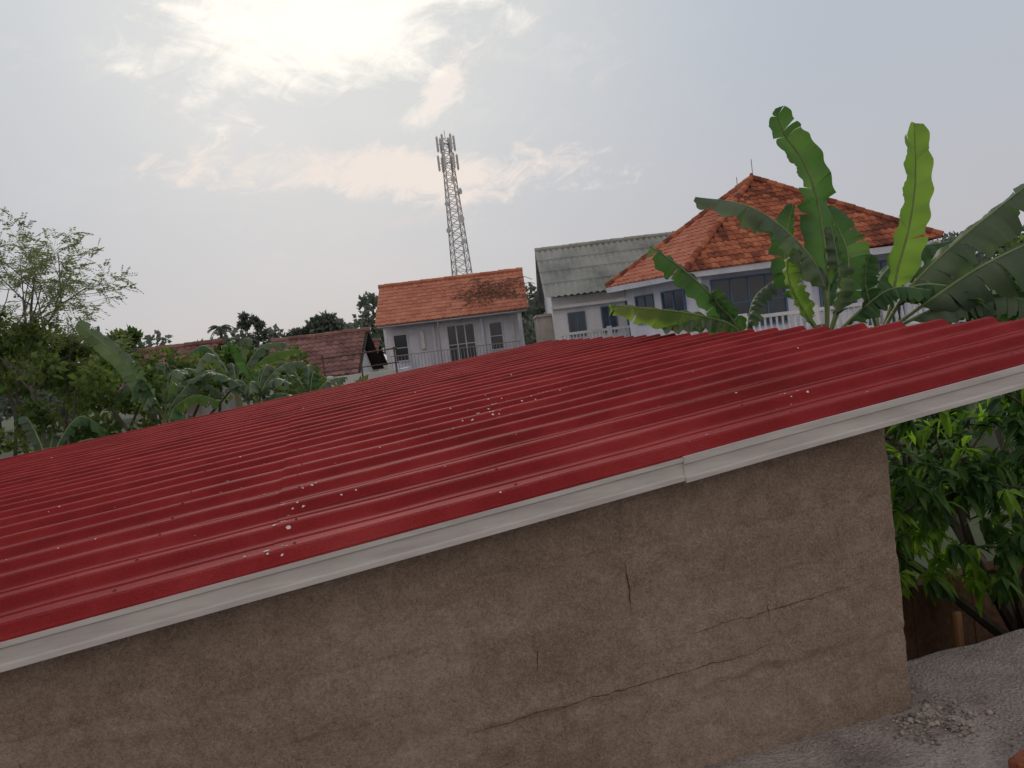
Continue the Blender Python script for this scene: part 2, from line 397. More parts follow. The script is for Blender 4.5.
for i in range(600):
    s=U(1.6,4.3); q=U(-.6,.42)
    if s<3.2: q=min(.06,q) if q<.06 else .05-abs(random.gauss(0,.03))
    p=toW(s,q,0); r=U(.0015,.007); stone((p.x,p.y,3.004+r*.4),r)
rb.obj('rubble_gravel',[M_stone])
bk=MB()
pts=[(-.06,-.04),(.05,-.045),(.065,.0),(.045,.04),(-.055,.035)]
bk.prism(pts,0,.045); bo=bk.obj('broken_brick',[M_brick],loc=(1.62,2.6,3.006),rotz=.5)
bv=bo.modifiers.new('b','BEVEL'); bv.width=.006; bv.segments=2

# ------------------------------------------------------------------ garden strip beyond terrace
sb=MB(); ns,nq=40,30
for i in range(ns+1):
    for j in range(nq+1):
        s=3.3+6*i/ns; q=.50+3.*j/nq
        z=1.9-ORG.z+.18*noise.noise(V((s*1.5,q*1.5,2)))+.05*noise.noise(V((s*6,q*6,2)))
        sb.v.append(tuple(toW(s,q,z)))
for i in range(ns):
    for j in range(nq):
        a=i*(nq+1)+j; sb.f.append((a,a+nq+1,a+nq+2,a+1)); sb.m.append(0)
sb.obj('soil_bank',[M_soil],smooth=True)
fw=MB(); n=60
for i in range(n):
    s0=3.35+6.7*i/n; s1=3.35+6.7*(i+1)/n
    fw.box(s0,s1,2.27+.012*noise.noise(V((s0*3,0,0))),2.4,-ORG.z,2.5-ORG.z+.03*noise.noise(V((s0*4,5,0))),0)
fw.obj('garden_wall',[M_fence],loc=ORG,rotz=ROT)
def post(x,y,z0,z1,r,n=7,lean=(0,0)):
    ps.tube([(x,y,z0),(x+lean[0]*.5+.01,y+lean[1]*.5,(z0+z1)/2),(x+lean[0],y+lean[1],z1)],[r,r*.95,r*.9],n=n)
ps=MB(); post(2.58,4.75,1.6,2.68,.035,lean=(.02,0)); ps.obj('wooden_post',[M_wood],smooth=True)
ps=MB(); post(2.11,4.25,1.6,2.46,.035,lean=(-.02,0)); ps.obj('wooden_post',[M_wood],smooth=True)
ps=MB()
for i in range(14):
    x=U(2.2,4.);y=U(4.4,5.2); a=U(0,3)
    ps.tube([(x,y,2.02),(x+.4*math.cos(a),y+.4*math.sin(a),2.04+U(0,.12))],.015,n=5)
ps.obj('fallen_sticks',[M_wood])

# ------------------------------------------------------------------ leaves helpers
def rdir():
    z=U(-1,1);a=U(0,2*math.pi);r=math.sqrt(1-z*z); return V((r*math.cos(a),r*math.sin(a),z))
def leaf2(mb,p,d,nrm,L,W,m,curl=.25):
    d=d.normalized(); s=d.cross(nrm)
    if s.length<1e-3: s=d.cross(V((1,0,.3)))
    s.normalize(); n=s.cross(d)
    dn=V((0,0,-1))
    a=p+d*L*.35; b=p+d*L*.7+dn*L*curl*.35; t=p+d*L+dn*L*curl
    mb.add([p,a+s*W+n*W*.3,a-s*W+n*W*.3,b+s*W*.85+n*W*.2,b-s*W*.85+n*W*.2,t,a,b],
           [(0,6,1),(0,2,6),(6,7,3,1),(2,4,7,6),(7,5,3),(4,5,7)],m)
def leaf1(mb,p,d,L,W,m):
    d=d.normalized(); s=d.cross(rdir())
    if s.length<1e-3: return
    s.normalize(); n=s.cross(d)
    a=p+d*L*.45
    mb.add([p,a+s*W+n*W*.4,p+d*L,a-s*W+n*W*.4],[(0,1,2),(0,2,3)],m)
def rosette(mb,c,out,n,L,W,m):
    for i in range(n):
        d=(out*.5+rdir()*.9+V((0,0,-.25))).normalized()
        leaf2(mb,c+rdir()*L*.12,d,V((0,0,1))+rdir()*.4,L*U(.7,1.1),W*U(.8,1.1),m,curl=U(.15,.5))
def clump(mb,c,rad,n,L,W,m,down=.2):
    c=V(c)
    for i in range(n):
        u=rdir(); r=R()**.45
        p=c+V((u.x*rad[0]*r,u.y*rad[1]*r,u.z*rad[2]*r))
        leaf1(mb,p,u*.7+rdir()*.9+V((0,0,-down)),L*U(.6,1.2),W*U(.7,1.2),m)
def mango(name,base,crowns,nros,L,seed,young=.12):
    random.seed(seed)
    mb=MB(); base=V(base)
    for (c,r) in crowns:
        c=V(c); midp=(base+c)/2+V((U(-.2,.2),U(-.2,.2),.1))
        mb.tube([base,midp,c],[.05,.035,.015],n=6,m=0)
        for i in range(int(nros*r[0]*r[2]*3)):
            u=rdir(); rr=R()**.4
            wob=1+.5*noise.noise(u*2+c)
            p=c+V((u.x*r[0],u.y*r[1],u.z*r[2]))*rr*wob
            if i%5==0: mb.tube([c+(p-c)*.25,p],[.012,.004],n=4,m=0,cap=False)
            cl=noise.noise(p*1.9)
            yg = R()<young*(2.6 if cl>.12 else .3) and rr>.6
            rosette(mb,p,u,random.randint(6,10),L,L*.16,2 if yg else 1)
    return mb.obj(name,[M_bark,L_mango,L_mangoy])
mango('mango_tree',(3.6,5.6,1.9),[((2.95,5.3,3.38),(.75,.5,.5)),((3.9,5.5,3.6),(.8,.6,.7)),((2.45,5.3,3.0),(.45,.35,.36)),((3.3,5.0,2.95),(.65,.4,.3))],72,.16,3,young=.38)
mango('mango_tree',(4.6,8.0,0),[((3.6,7.2,3.3),(1.1,.6,.8)),((4.9,7.3,3.7),(1.2,.7,.9)),((2.9,7.0,2.8),(.8,.5,.6)),((5.8,8.2,4.4),(.9,.8,.6))],34,.22,5,young=.14)
def bushy(name,base,clumps,dens,L,W,lm,seed,trunk=.12,mb=None):
    random.seed(seed); mb=MB(); base=V(base)
    for (c,r) in clumps:
        c=V(c)
        mb.tube([base,(base*.5+c*.5)+V((U(-.3,.3),U(-.3,.3),0)),c],[trunk,trunk*.6,trunk*.2],n=6,m=0)
        vol=r[0]*r[1]*r[2]
        k=max(4,int(vol**.66*6))
        for i in range(k):
            u=rdir(); rr=U(.35,1)
            p=c+V((u.x*r[0],u.y*r[1],u.z*r[2]))*rr
            sub=min(r)*U(.25,.5)
            clump(mb,p,(sub*1.2,sub*1.2,sub*.8),int(dens*U(.6,1.3)),L,W,1)
    return mb.obj(name,[M_bark,lm])
bushy('leafy_tree',(8.4,12,0),[((8.3,12,4.9),(.7,.7,.5)),((8.75,12.2,5.3),(.5,.6,.4)),((7.6,11.6,4.3),(1.,.8,.5))],130,.16,.05,L_bush,21,trunk=.08)
bushy('leafy_tree',(6.6,10.6,0),[((6.3,10.5,3.6),(1.6,.8,.8)),((7.6,10.5,3.9),(1.2,.8,.6)),((4.8,10.3,3.2),(1.1,.8,.8))],110,.16,.05,L_bush,22)

# left vegetation masses
bushy('shrub_thicket',(-9.6,15,0),[((-9.5,15,5.3),(1.2,1,.9)),((-8.3,14.8,4.9),(1.1,1,.8)),((-10.9,15.3,5.7),(1.2,1,.9)),((-8.7,14,4.0),(1.6,1,.8)),((-10.4,14,4.4),(1.5,1,1.)),((-7.2,14.4,4.0),(1.,.9,.7)),((-9.0,16,5.6),(.8,.8,.5)),((-7.4,15.6,4.6),(.9,.8,.6)),((-10.2,15.5,6.1),(.6,.6,.4))],120,.16,.05,L_bush,31,trunk=.08)
bushy('shrub_thicket',(-8,19,0),[((-8,19,4.7),(1.6,1,1.)),((-10.5,19,5.5),(1.6,1,1.)),((-6.,18.5,4.3),(1.4,1,.8)),((-12.5,19,6.0),(1.6,1,1.)),((-4.3,18.5,3.9),(1.2,1,.7)),((-7.,19,5.2),(.6,.6,.5)),((-9.3,19,5.8),(.6,.6,.4))],110,.19,.06,L_bush,32,trunk=.1)
bushy('leafy_tree',(-15,30,0),[((-15.8,30,5.2),(2,1.5,1.1)),((-18.3,30,6.2),(2.4,1.6,1.2)),((-12.6,26.5,4.3),(1.2,1,.7)),((-20.5,31,6.6),(2.4,1.6,1.3)),((-10.3,26.8,4.9),(.9,.8,.8)),((-9.4,27.5,4.8),(.8,.7,.7)),((-8.,28.4,4.4),(.8,.6,.6))],110,.26,.08,L_bush,33)

def feathery(name,base,top,seed):
    random.seed(seed); mb=MB()
    def grow(p,d,L,r,lev):
        n=4; pts=[p]; q=p.copy(); dd=d.copy()
        for i in range(n):
            dd=(dd+rdir()*.16+V((0,0,.05 if lev<3 else -.04))).normalized(); q=q+dd*L/n; pts.append(q.copy())
        mb.tube(pts,[r*(1-.45*i/n) for i in range(n+1)],n=5 if lev<3 else 3,m=0,cap=False)
        if lev>=3:
            for i in range(2,len(pts)):
                for k in range(2 if lev>3 else 1):
                    fd=(dd*.6+rdir()*.8+V((0,0,-.1))).normalized(); fl=U(.16,.3); pp=pts[i]
                    for t in range(6):
                        c=pp+fd*fl*(t+1)/6+V((0,0,-.04*(t/6)**2))
                        sd=fd.cross(V((0,0,1)))
                        if sd.length<.05: continue
                        sd.normalize()
                        for sg in (1,-1): leaf1(mb,c,sd*sg+fd*.4,U(.05,.085),.014,1)
        if lev<4:
            for i in range((random.randint(2,3) if lev<3 else 2) if lev>1 else random.randint(4,5)):
                t=pts[random.randint(2,n)]; nd=(dd*.85+rdir()*.8+V((0,0,.12))).normalized()
                grow(t,nd,L*U(.62,.8),r*.5,lev+1)
    b=V(base); tp=V(top)
    mb.tube([b,(b+tp)/2+V((.15,0,0)),tp],[.11,.08,.05],n=7,m=0)
    grow(tp,V((.1,0,1)),1.35,.036,1); grow(tp,V((.9,0,.75)),1.35,.032,1); grow(tp-V((0,0,.5)),V((-.8,.2,.8)),1.3,.034,1)
    grow(tp-V((0,0,.2)),V((.4,-.4,1.1)),1.4,.03,1); grow(tp-V((0,0,.4)),V((-.4,-.3,1.1)),1.4,.03,1); grow(tp-V((0,0,.8)),V((1,-.2,.5)),1.2,.03,1)
    return mb.obj(name,[M_barkp,L_fine])
feathery('feathery_tree',(-10.1,16.2,0),(-9.9,16,5.7),42)

# ------------------------------------------------------------------ banana plants
def cat(pts,n):
    P=[V(p) for p in pts]; P=[P[0]*2-P[1]]+P+[P[-1]*2-P[-2]]
    out=[]; m=len(P)-3
    for i in range(n+1):
        x=i/n*m; k=min(int(x),m-1); t=x-k
        a,b,c,d=P[k:k+4]
        out.append(.5*((2*b)+(c-a)*t+(2*a-5*b+4*c-d)*t*t+(3*b-a-3*c+d)*t**3))
    return out
def bleaf(mb,pts,hw,side,pet=.12,droop=.25,m=0,tear=.5,n=96):
    P=cat(pts,n); side=V(side)
    i0=int(n*pet)
    mb.tube(P,[.018*(1-.85*i/n)+.002 for i in range(n+1)],n=5,m=1)
    T=[]
    for i in range(n+1):
        t=(P[min(i+1,n)]-P[max(i-1,0)]).normalized(); T.append(t)
    def prof_w(i):
        x=(i-i0)/(n-i0); x=max(0,min(1,x))
        return hw*min(1,(x/.16+.0)**.7 if x<.16 else 1)*(1 if x<.6 else math.sqrt(max(0,1-((x-.6)/.41)**2)))
    rip=[U(-1,1) for _ in range(n+2)]
    def pos(i,lat,sg,dr,sh=0.):
        x=min(n,max(0,i+sh)); k=int(x); f=x-k; k2=min(k+1,n)
        p=P[k].lerp(P[k2],f); t=T[k].lerp(T[k2],f).normalized()
        s=(side-t*side.dot(t)).normalized()
        nn=s.cross(t)
        if nn.z<0: nn=-nn
        w=prof_w(i)*lat
        ang=dr*lat
        sw=(1+.07*noise.noise(V((x*.2,sg*3,hw*9)))+.02*rip[i])
        return p+s*sg*w*math.cos(ang)*sw - nn*w*math.sin(ang) + nn*(.02*math.sin(x*.65+sg)+.005*rip[i])*min(1,lat*2) + V((0,0,-1))*w*max(0,dr)*.3*lat
    for sg in (1,-1):
        i=i0
        while i<n:
            ln=random.randint(4,13) if R()<tear else random.randint(14,32)
            j=min(n,i+ln)
            if n-j<4: j=n
            dr=droop+U(-.18,.28)*(.4+tear); gap=U(.1,.9)*tear*1.6; drag=U(-1.,.6)*tear*3
            vs=[];fs=[]
            cc=(i+j)/2; K=j-i; lats=(0,.3,.65,1.)
            for k in range(i,j+1):
                for li,l in enumerate(lats):
                    e=(k-cc)/max(1,K/2)
                    sh=-e*gap*l*l + (4.5*l) + drag*l*l
                    vs.append(pos(k,l,sg,dr,sh) if l>0 else P[k])
            for k in range(K):
                for li in range(3):
                    a=k*4+li; fs.append((a,a+1,a+5,a+4) if sg>0 else (a,a+4,a+5,a+1))
            mb.add(vs,fs,m); i=j
def banana_obj(mb,name): 
    return mb.obj(name,[L_ban,M_rib,M_pseudo,L_banb,L_band,L_brown],smooth=True)
def pseudostem(mb,x,y,z1,r=.12):
    mb.tube([(x,y,0),(x+.02,y,z1*.5),(x,y,z1)],[r*1.25,r,r*.55],n=12,m=2)

random.seed(77)
b=MB(); pseudostem(b,3.3,8.0,4.35)
Y=8.0; ctr=(3.3,Y,4.3)
bleaf(b,[ctr,(3.38,Y,4.9),(3.38,Y,5.4),(3.34,Y,5.85),(3.22,Y-.05,6.2),(3.04,Y-.12,6.45),(2.94,Y-.2,6.70)],.20,(1,.25,0),pet=.12,droop=.35,tear=.4)
bleaf(b,[ctr,(3.25,Y-.2,4.8),(3.12,Y-.3,5.15),(2.8,Y-.4,5.52),(2.45,Y-.45,5.76),(1.98,Y-.5,5.88)],.18,(.3,1,.3),pet=.2,droop=.65,tear=.8,m=4)
bleaf(b,[ctr,(3.58,Y+.1,4.8),(3.68,Y+.15,5.15),(3.64,Y+.2,5.45),(3.52,Y+.25,5.72)],.24,(1,-.3,0),pet=.12,droop=.45,tear=.7)
bleaf(b,[ctr,(3.1,Y+.1,4.8),(3.0,Y+.12,5.2),(3.06,Y+.15,5.5),(3.18,Y+.2,5.8)],.15,(1,.3,0),pet=.2,droop=.6,tear=.8)
bleaf(b,[ctr,(3.05,Y-.2,4.6),(2.9,Y-.3,4.85),(2.84,Y-.35,5.1),(2.9,Y-.4,5.3)],.13,(1,.5,0),pet=.15,droop=.6,tear=.7,m=3)
bleaf(b,[(3.3,Y,4.3),(3.6,Y-.25,4.62),(3.85,Y-.4,4.78),(4.15,Y-.5,4.72)],.13,(.2,1,0),pet=.15,droop=.8,tear=.9)
bleaf(b,[(3.3,Y,4.3),(3.15,Y-.3,4.5),(3.08,Y-.45,4.45),(3.05,Y-.5,4.2)],.1,(1,.3,0),pet=.15,droop=1.1,tear=.9,m=5)
bleaf(b,[ctr,(3.45,Y,4.7),(3.5,Y,5.05),(3.47,Y,5.5)],.13,(1,.5,0),pet=.2,droop=.5,tear=.7,m=4)
banana_obj(b,'banana_plant')
b=MB(); pseudostem(b,3.85,8.05,4.3); ctr=(3.85,Y,4.3)
bleaf(b,[ctr,(4.0,Y,4.6),(4.1,Y,4.95),(4.27,Y,5.4),(4.38,Y,5.88),(4.42,Y,6.44)],.215,(1,.35,0),pet=.27,droop=.2,tear=.25,m=3)
bleaf(b,[ctr,(4.15,Y-.1,4.75),(4.5,Y-.2,5.08),(4.97,Y-.3,5.42),(5.4,Y-.4,5.7),(5.8,Y-.5,5.85)],.27,(.25,.7,.75),pet=.15,droop=.85,tear=1.,m=4)
bleaf(b,[ctr,(4.2,Y-.4,4.62),(4.6,Y-.6,4.88),(5.1,Y-.8,5.08),(5.5,Y-.9,5.14),(6.0,Y-1.,5.05)],.33,(.15,.8,.6),pet=.15,droop=.95,tear=1.,m=4)
bleaf(b,[ctr,(4.0,Y+.3,4.75),(4.25,Y+.5,5.0),(4.7,Y+.7,5.2),(5.2,Y+.9,5.25)],.24,(.1,.8,.6),pet=.15,droop=.8,tear=.9,m=0)
bleaf(b,[ctr,(4.2,Y-.3,4.5),(4.5,Y-.45,4.6),(4.8,Y-.6,4.58),(5.05,Y-.7,4.45)],.18,(.2,1,.2),pet=.15,droop=.9,tear=.9,m=4)
bleaf(b,[ctr,(3.7,Y-.2,4.6),(3.62,Y-.3,4.9),(3.66,Y-.35,5.15)],.12,(1,.3,0),pet=.2,droop=.6,tear=.8)
bleaf(b,[ctr,(4.05,Y-.2,4.7),(4.2,Y-.3,4.78),(4.45,Y-.4,4.7),(4.6,Y-.4,4.5)],.15,(.5,.8,0),pet=.15,droop=.9,tear=.9)
banana_obj(b,'banana_plant')
Y=8.5; b=MB(); pseudostem(b,2.62,Y,4.3); ctr=(2.62,Y,4.3)
bleaf(b,[ctr,(2.5,Y-.1,4.6),(2.2,Y-.2,5.0),(1.9,Y-.3,5.3),(1.62,Y-.4,5.52)],.17,(.5,.6,.3),pet=.15,droop=.5,tear=.7)
bleaf(b,[ctr,(2.45,Y-.2,4.58),(2.1,Y-.3,4.74),(1.7,Y-.35,4.85),(1.12,Y-.4,4.97)],.17,(.1,.7,.6),pet=.15,droop=.5,tear=.7,m=3)
bleaf(b,[ctr,(2.7,Y,4.7),(2.8,Y,4.9),(3.0,Y-.1,5.05)],.14,(.4,.8,.2),pet=.15,droop=.6,tear=.8,m=4)
bleaf(b,[ctr,(2.5,Y-.1,4.62),(2.3,Y-.2,4.85),(2.25,Y-.25,5.0)],.13,(1,.4,0),pet=.15,droop=.6,tear=.8)
bleaf(b,[ctr,(2.4,Y-.2,4.62),(2.05,Y-.3,4.72),(1.65,Y-.35,4.68)],.13,(.2,.9,.2),pet=.15,droop=.6,tear=.8,m=4)
banana_obj(b,'banana_plant')
b=MB(); pseudostem(b,4.6,6.9,3.9,.14); 
for k in range(7):
    a=2*math.pi*k/7+.3; L=U(1.1,1.6); dx,dy=math.cos(a),math.sin(a)
    bleaf(b,[(4.6,6.9,3.85),(4.6+dx*L*.3,6.9+dy*L*.3,4.15),(4.6+dx*L*.65,6.9+dy*L*.65,4.15),(4.6+dx*L,6.9+dy*L,3.7)],.2,(-dy,dx,0),droop=.5,tear=.6,m=random.choice((0,4)),n=50)
banana_obj(b,'banana_plant')

def banana_random(x,y,zc,n,L,extra=(),tear=1.,seed=1):
    random.seed(seed); b=MB(); pseudostem(b,x,y,zc,.11)
    for k in range(n):
        a=2*math.pi*k/n+U(-.4,.4); l=L*U(.7,1.2); h=U(.3,1.1); dx,dy=math.cos(a),math.sin(a)*.8
        if R()<.35: dx*=.45; dy*=.45; h*=1.3
        b0=(x,y,zc)
        bleaf(b,[b0,(x+dx*l*.25,y+dy*l*.25,zc+h*l*.45),(x+dx*l*.6,y+dy*l*.6,zc+h*l*.75),(x+dx*l,y+dy*l,zc+h*l*U(.3,.8))],.15,(-dy,dx,.25),droop=.6,tear=tear,m=random.choice((0,0,4,4,3) if k%3==0 else (0,4)),n=70)
    for e in extra: bleaf(b,*e[0],**e[1])
    banana_obj(b,'banana_plant')
banana_random(-6.35,14,4.1,7,1.2,extra=[(([(-6.35,14,4.2),(-6.6,13.9,4.75),(-6.9,13.8,5.3),(-7.5,13.7,6.0)],.2,(1,.3,.2)),dict(pet=.15,droop=.45,tear=.9,m=4))],seed=51)
banana_random(-4.7,14.2,4.2,9,1.3,seed=52)
banana_random(-5.5,15.5,4.4,8,1.2,seed=53)
banana_random(-3.9,14.8,4.0,7,1.,seed=54)
banana_random(-8.2,13.4,3.5,6,1.2,seed=55)
banana_random(-5.6,13.2,3.6,6,1.0,seed=56)
banana_random(-7.4,16.5,4.5,7,1.1,seed=57)

# ------------------------------------------------------------------ roofs
random.seed(15)
def tiled(mb,A,B,C,D,tw=.24,tl=.32,h=.035,mt=0,mu=1):
    A,B,C,D=map(V,(A,B,C,D)); u=(B-A).normalized(); n=u.cross(D-A).normalized()
    if n.z<0: n=-n
    v=n.cross(u)
    if v.z<0: v=-v
    Ls=(D-A).dot(v); rows=int(Ls/tl)+1
    mb.add([A-n*.03,B-n*.03,C-n*.03,D-n*.03],[(0,1,2,3)],mu)
    for r in range(rows):
        vv=r*tl; tf=min(1,(vv+tl*.5)/Ls)
        l=A.lerp(D,tf); rr=B.lerp(C,tf); u0=(l-A).dot(u); u1=(rr-A).dot(u)
        k=int(u0/tw)
        while (k+.5)*tw<u1:
            if (k+.5)*tw>=u0:
                base=A+u*(k*tw)+v*(vv-.03); ve=min(tl+.03,Ls-vv+.03); vs=[]
                j=U(-.008,.008)
                for e in (0,1):
                    for q,hh in ((0,.15),(.2,.8),(.42,1.),(.65,.45),(.85,0),(1.02,.15)):
                        vs.append(base+u*(q*tw)+v*(e*ve)+n*(hh*h+(.032 if e==0 else .0)+j))
                vs+= [base+n*(-.01),base+u*tw+n*(-.01)]
                mb.add(vs,[(i,i+1,i+7,i+6) for i in range(5)]+[(12,13,5,4,3,2,1,0)],mt)
            k+=1
def ridge(mb,a,b,r=.11,m=0):
    a=V(a);b=V(b); L=(b-a).length; n=max(1,int(L/.35)); d=(b-a)/n
    for i in range(n):
        p=a+d*i+V((0,0,U(-.012,.012))); mb.tube([p,p+d*1.06],[r*1.08,r*.93],n=8,m=m)
def corrug(mb,A,B,C,D,pitch=.18,amp=.03,m=0):
    A,B,C,D=map(V,(A,B,C,D)); L=(B-A).length; n=int(L/pitch*6); nn=(B-A).cross(D-A).normalized()
    vs=[];fs=[]
    for i in range(n+1):
        t=i/n; o=nn*amp*math.sin(t*L/pitch*2*math.pi); p=A.lerp(B,t);q=D.lerp(C,t)
        vs+= [p+o,q+o]
    for i in range(n): fs.append((2*i,2*i+2,2*i+3,2*i+1))
    mb.add(vs,fs,m)
def window(mb,x0,x1,z0,z1,y,fm=0,gm=1,mull=1,bars=0,f=.07):
    mb.box(x0,x1,y-.02,y+.03,z0,z1,gm)
    mb.box(x0-f,x0,y-.07,y+.03,z0-f,z1+f,fm); mb.box(x1,x1+f,y-.07,y+.03,z0-f,z1+f,fm)
    mb.box(x0,x1,y-.07,y+.03,z1,z1+f,fm); mb.box(x0,x1,y-.09,y+.03,z0-f,z0,fm)
    for k in range(1,mull+1):
        xm=x0+(x1-x0)*k/(mull+1); mb.box(xm-.03,xm+.03,y-.05,y-.021,z0,z1,fm)
    for k in range(1,bars+1):
        zm=z0+(z1-z0)*k/(bars+1); mb.box(x0,x1,y-.045,y-.0215,zm-.02,zm+.02,fm)

# --- two storey white house, orange roof
h=empty('white_two_storey_house')
w=MB(); w.box(-6.6,1.0,42.9,48.2,0,6.5,0)
w.box(-6.75,1.2,41.9,42.89,3.72,3.95,0)
w.box(-6.6,-6.35,42.0,42.25,0,3.71,0); w.box(.8,1.05,42.0,42.25,0,3.71,0); w.box(-3.,-2.75,42.,42.25,0,3.71,0)
w.box(-6.9,1.28,42.1,42.2,6.42,6.58,0)
w.box(-6.6,-6.45,42.0,42.15,3.96,6.41,0); w.box(.75,.95,42.0,42.2,3.96,6.41,0)
w.box(-4.05,-3.9,42.7,42.89,3.96,6.4,0);w.box(-1.35,-1.2,42.7,42.89,3.96,6.4,0)
for x in (-6.6,1.0-.15):
    w.add([(x,42.9,6.5),(x+.15,42.9,6.5),(x+.15,48.2,6.5),(x,48.2,6.5),(x,45.2,8.6),(x+.15,45.2,8.6)],[(0,1,5,4),(3,4,5,2),(1,2,5),(0,4,3)],0)
w.obj('walls',[M_white2],parent=h)
w=MB(); tiled(w,(-7.0,41.9,6.52),(1.35,41.9,6.52),(1.35,45.2,8.85),(-7.0,45.2,8.85),tw=.28,tl=.36)
tiled(w,(1.35,48.7,6.4),(-7.0,48.7,6.4),(-7.0,45.2,8.85),(1.35,45.2,8.85),tw=.28,tl=.36)
ridge(w,(-7.05,45.2,8.9),(1.4,45.2,8.9),.13)
w.obj('tiled_roof',[M_tile2,M_dark],parent=h)
w=MB(); window(w,-6.2,-5.5,4.5,5.9,42.9,mull=0,bars=1); window(w,-3.2,-1.75,3.97,6.05,42.9,mull=2,bars=1); window(w,-.85,-.2,4.5,5.95,42.9,mull=0,bars=1)
w.box(-4.7,-4.5,42.6,42.88,5.0,6.0,0); w.box(.35,.5,42.84,42.88,4.0,6.0,0)
w.obj('windows_and_doors',[M_frame,M_glass],parent=h)
w=MB()
for i in range(40): x=-6.35+i*.18; w.box(x,x+.025,42.0,42.025,3.96,4.75,0)
w.box(-6.4,.75,41.99,42.04,4.76,4.81,0)
w.tube([(-3.6,41.8,0),(-3.6,41.8,6.4)],.04,n=5); w.tube([(-6.9,41.84,6.4),(1.3,41.84,6.36)],.05,n=5)
w.obj('balcony_railing',[M_steel],parent=h)
random.seed(5)
dv=MB()
for i in range(420):
    x=-.7+random.gauss(0,.85); y=43.4+random.gauss(0,.45)
    if x>1.3 or y<42: continue
    z=6.52+(y-41.9)*(2.33/3.3)+U(.08,.22); leaf1(dv,V((x,y,z)),rdir(),.16,.04,0)
for k in range(60):
    p=V((U(-2.2,1.2),U(42.6,44.5),0)); p.z=6.52+(p.y-41.9)*.706+.1
    q=p+V((U(-.9,.9),U(-.5,.5),0)); q.z=6.52+(q.y-41.9)*.706+.1
    dv.tube([p,(p+q)/2+V((U(-.2,.2),0,.1)),q],.018,n=3,m=0)
dv.obj('dry_vine',[L_dry])

# --- grey roof house (middle)
h=empty('grey_roof_house')
w=MB(); w.box(2.35,9.3,36.9,43.2,0,6.6,0)
for x in (2.35,9.15):
    w.add([(x,36.9,6.6),(x+.15,36.9,6.6),(x+.15,43.2,6.6),(x,43.2,6.6),(x,40.,9.1),(x+.15,40.,9.1)],[(0,1,5,4),(3,4,5,2),(1,2,5),(0,4,3)],0)
w.box(2.3,9.3,34.9,36.88,3.7,3.9,0); w.box(2.3,9.3,36.6,36.87,6.05,6.2,0)
w.obj('walls',[M_white],parent=h)
w=MB(); corrug(w,(2.0,36.1,6.62),(9.5,36.1,6.62),(9.5,40,9.27),(2.0,40,9.27),pitch=.3,amp=.04)
corrug(w,(9.5,44,6.55),(2.0,44,6.55),(2.0,40,9.27),(9.5,40,9.27),pitch=.3,amp=.03)
for k in (1,2,3):
    t=k/4; y=36.1+3.9*t; z=6.62+2.65*t; w.box(2.0,9.5,y-.03,y+.01,z+.035,z+.055,0)
ridge(w,(2.0,40,9.3),(9.5,40,9.3),.12); w.obj('fibre_cement_roof',[M_asb],parent=h)
w=MB(); window(w,3.1,3.8,4.7,5.75,36.9,mull=1); window(w,4.7,5.3,4.7,5.85,36.9,mull=1); window(w,5.9,6.6,4.0,6.0,36.9,mull=0)
w.obj('windows_and_doors',[M_bluef,M_glass],parent=h)
w=MB(); w.box(2.3,9.3,34.95,35.12,4.75,4.87,0); w.box(2.3,9.3,34.95,35.12,3.905,4.0,0)
for i in range(44):
    x=2.4+i*.158; w.tube([(x,35.03,4.0),(x,35.03,4.2),(x,35.03,4.45),(x,35.03,4.75)],[.03,.055,.03,.04],n=6)
for x in (2.3,4.6,6.9,9.15): w.box(x,x+.2,34.92,35.16,3.91,4.95,0)
w.obj('balustrade',[M_white],parent=h)
w=MB(); w.box(1.6,2.34,38.,42.,0,5.8,0); w.box(1.55,2.33,37.9,42.1,5.81,5.93,0); w.obj('side_annex',[M_beige],parent=h)

# --- hip roof house (right)
h=empty('hip_roof_house')
EZ=6.47
C0=(6.6,27.6,EZ);R0=(15.7,27.3,EZ+.12);L0=(4.3,31.5,EZ);B0=(15.9,36,EZ);Bk=(6.2,36.5,EZ); AP=(10.65,31.5,10.1)
w=MB()
tiled(w,C0,R0,AP,AP,tw=.25,tl=.3,h=.05); tiled(w,L0,C0,AP,AP,tw=.25,tl=.3,h=.05,mt=2); tiled(w,R0,B0,AP,AP,tw=.25,tl=.3); tiled(w,B0,Bk,AP,AP,tw=.25,tl=.3); tiled(w,Bk,L0,AP,AP,tw=.25,tl=.3)
for c in (C0,R0,L0,B0,Bk): ridge(w,V(c)+V((0,0,.05)),V(AP)+V((0,0,.06)),.13,m=0)
w.tube([V(AP),V(AP)+V((0,0,.25))],[.16,.05],n=8)
w.obj('tiled_hip_roof',[M_tile,M_dark,M_tile2],parent=h)
w=MB()
poly=[(7.2,28.4),(15.2,28.4),(15.2,35.2),(6.9,35.8),(5.1,31.7)]
w.prism(poly,0,6.42,0)
w.prism([(6.6,27.62),(15.66,27.34),(15.66,27.44),(6.63,27.72)],6.25,6.49,0)
w.prism([(6.58,27.66),(6.64,27.76),(4.36,31.5),(4.28,31.44)],6.25,6.46,0)
w.prism([(6.7,27.75),(15.6,27.5),(15.7,35.9),(6.3,36.3),(4.5,31.5)],6.43,6.45,0)
w.prism([(5.6,26.2),(16.5,26.0),(16.5,28.38),(7.2,28.38),(5.0,31.6),(4.4,31.2)],3.5,3.72,0)
w.box(11.0,11.25,28.1,28.38,3.73,6.42,0); w.box(15.0,15.25,27.6,27.8,3.73,6.42,0); w.box(7.0,7.2,27.8,28.0,3.73,6.42,0)
w.obj('walls',[M_white2],parent=h)
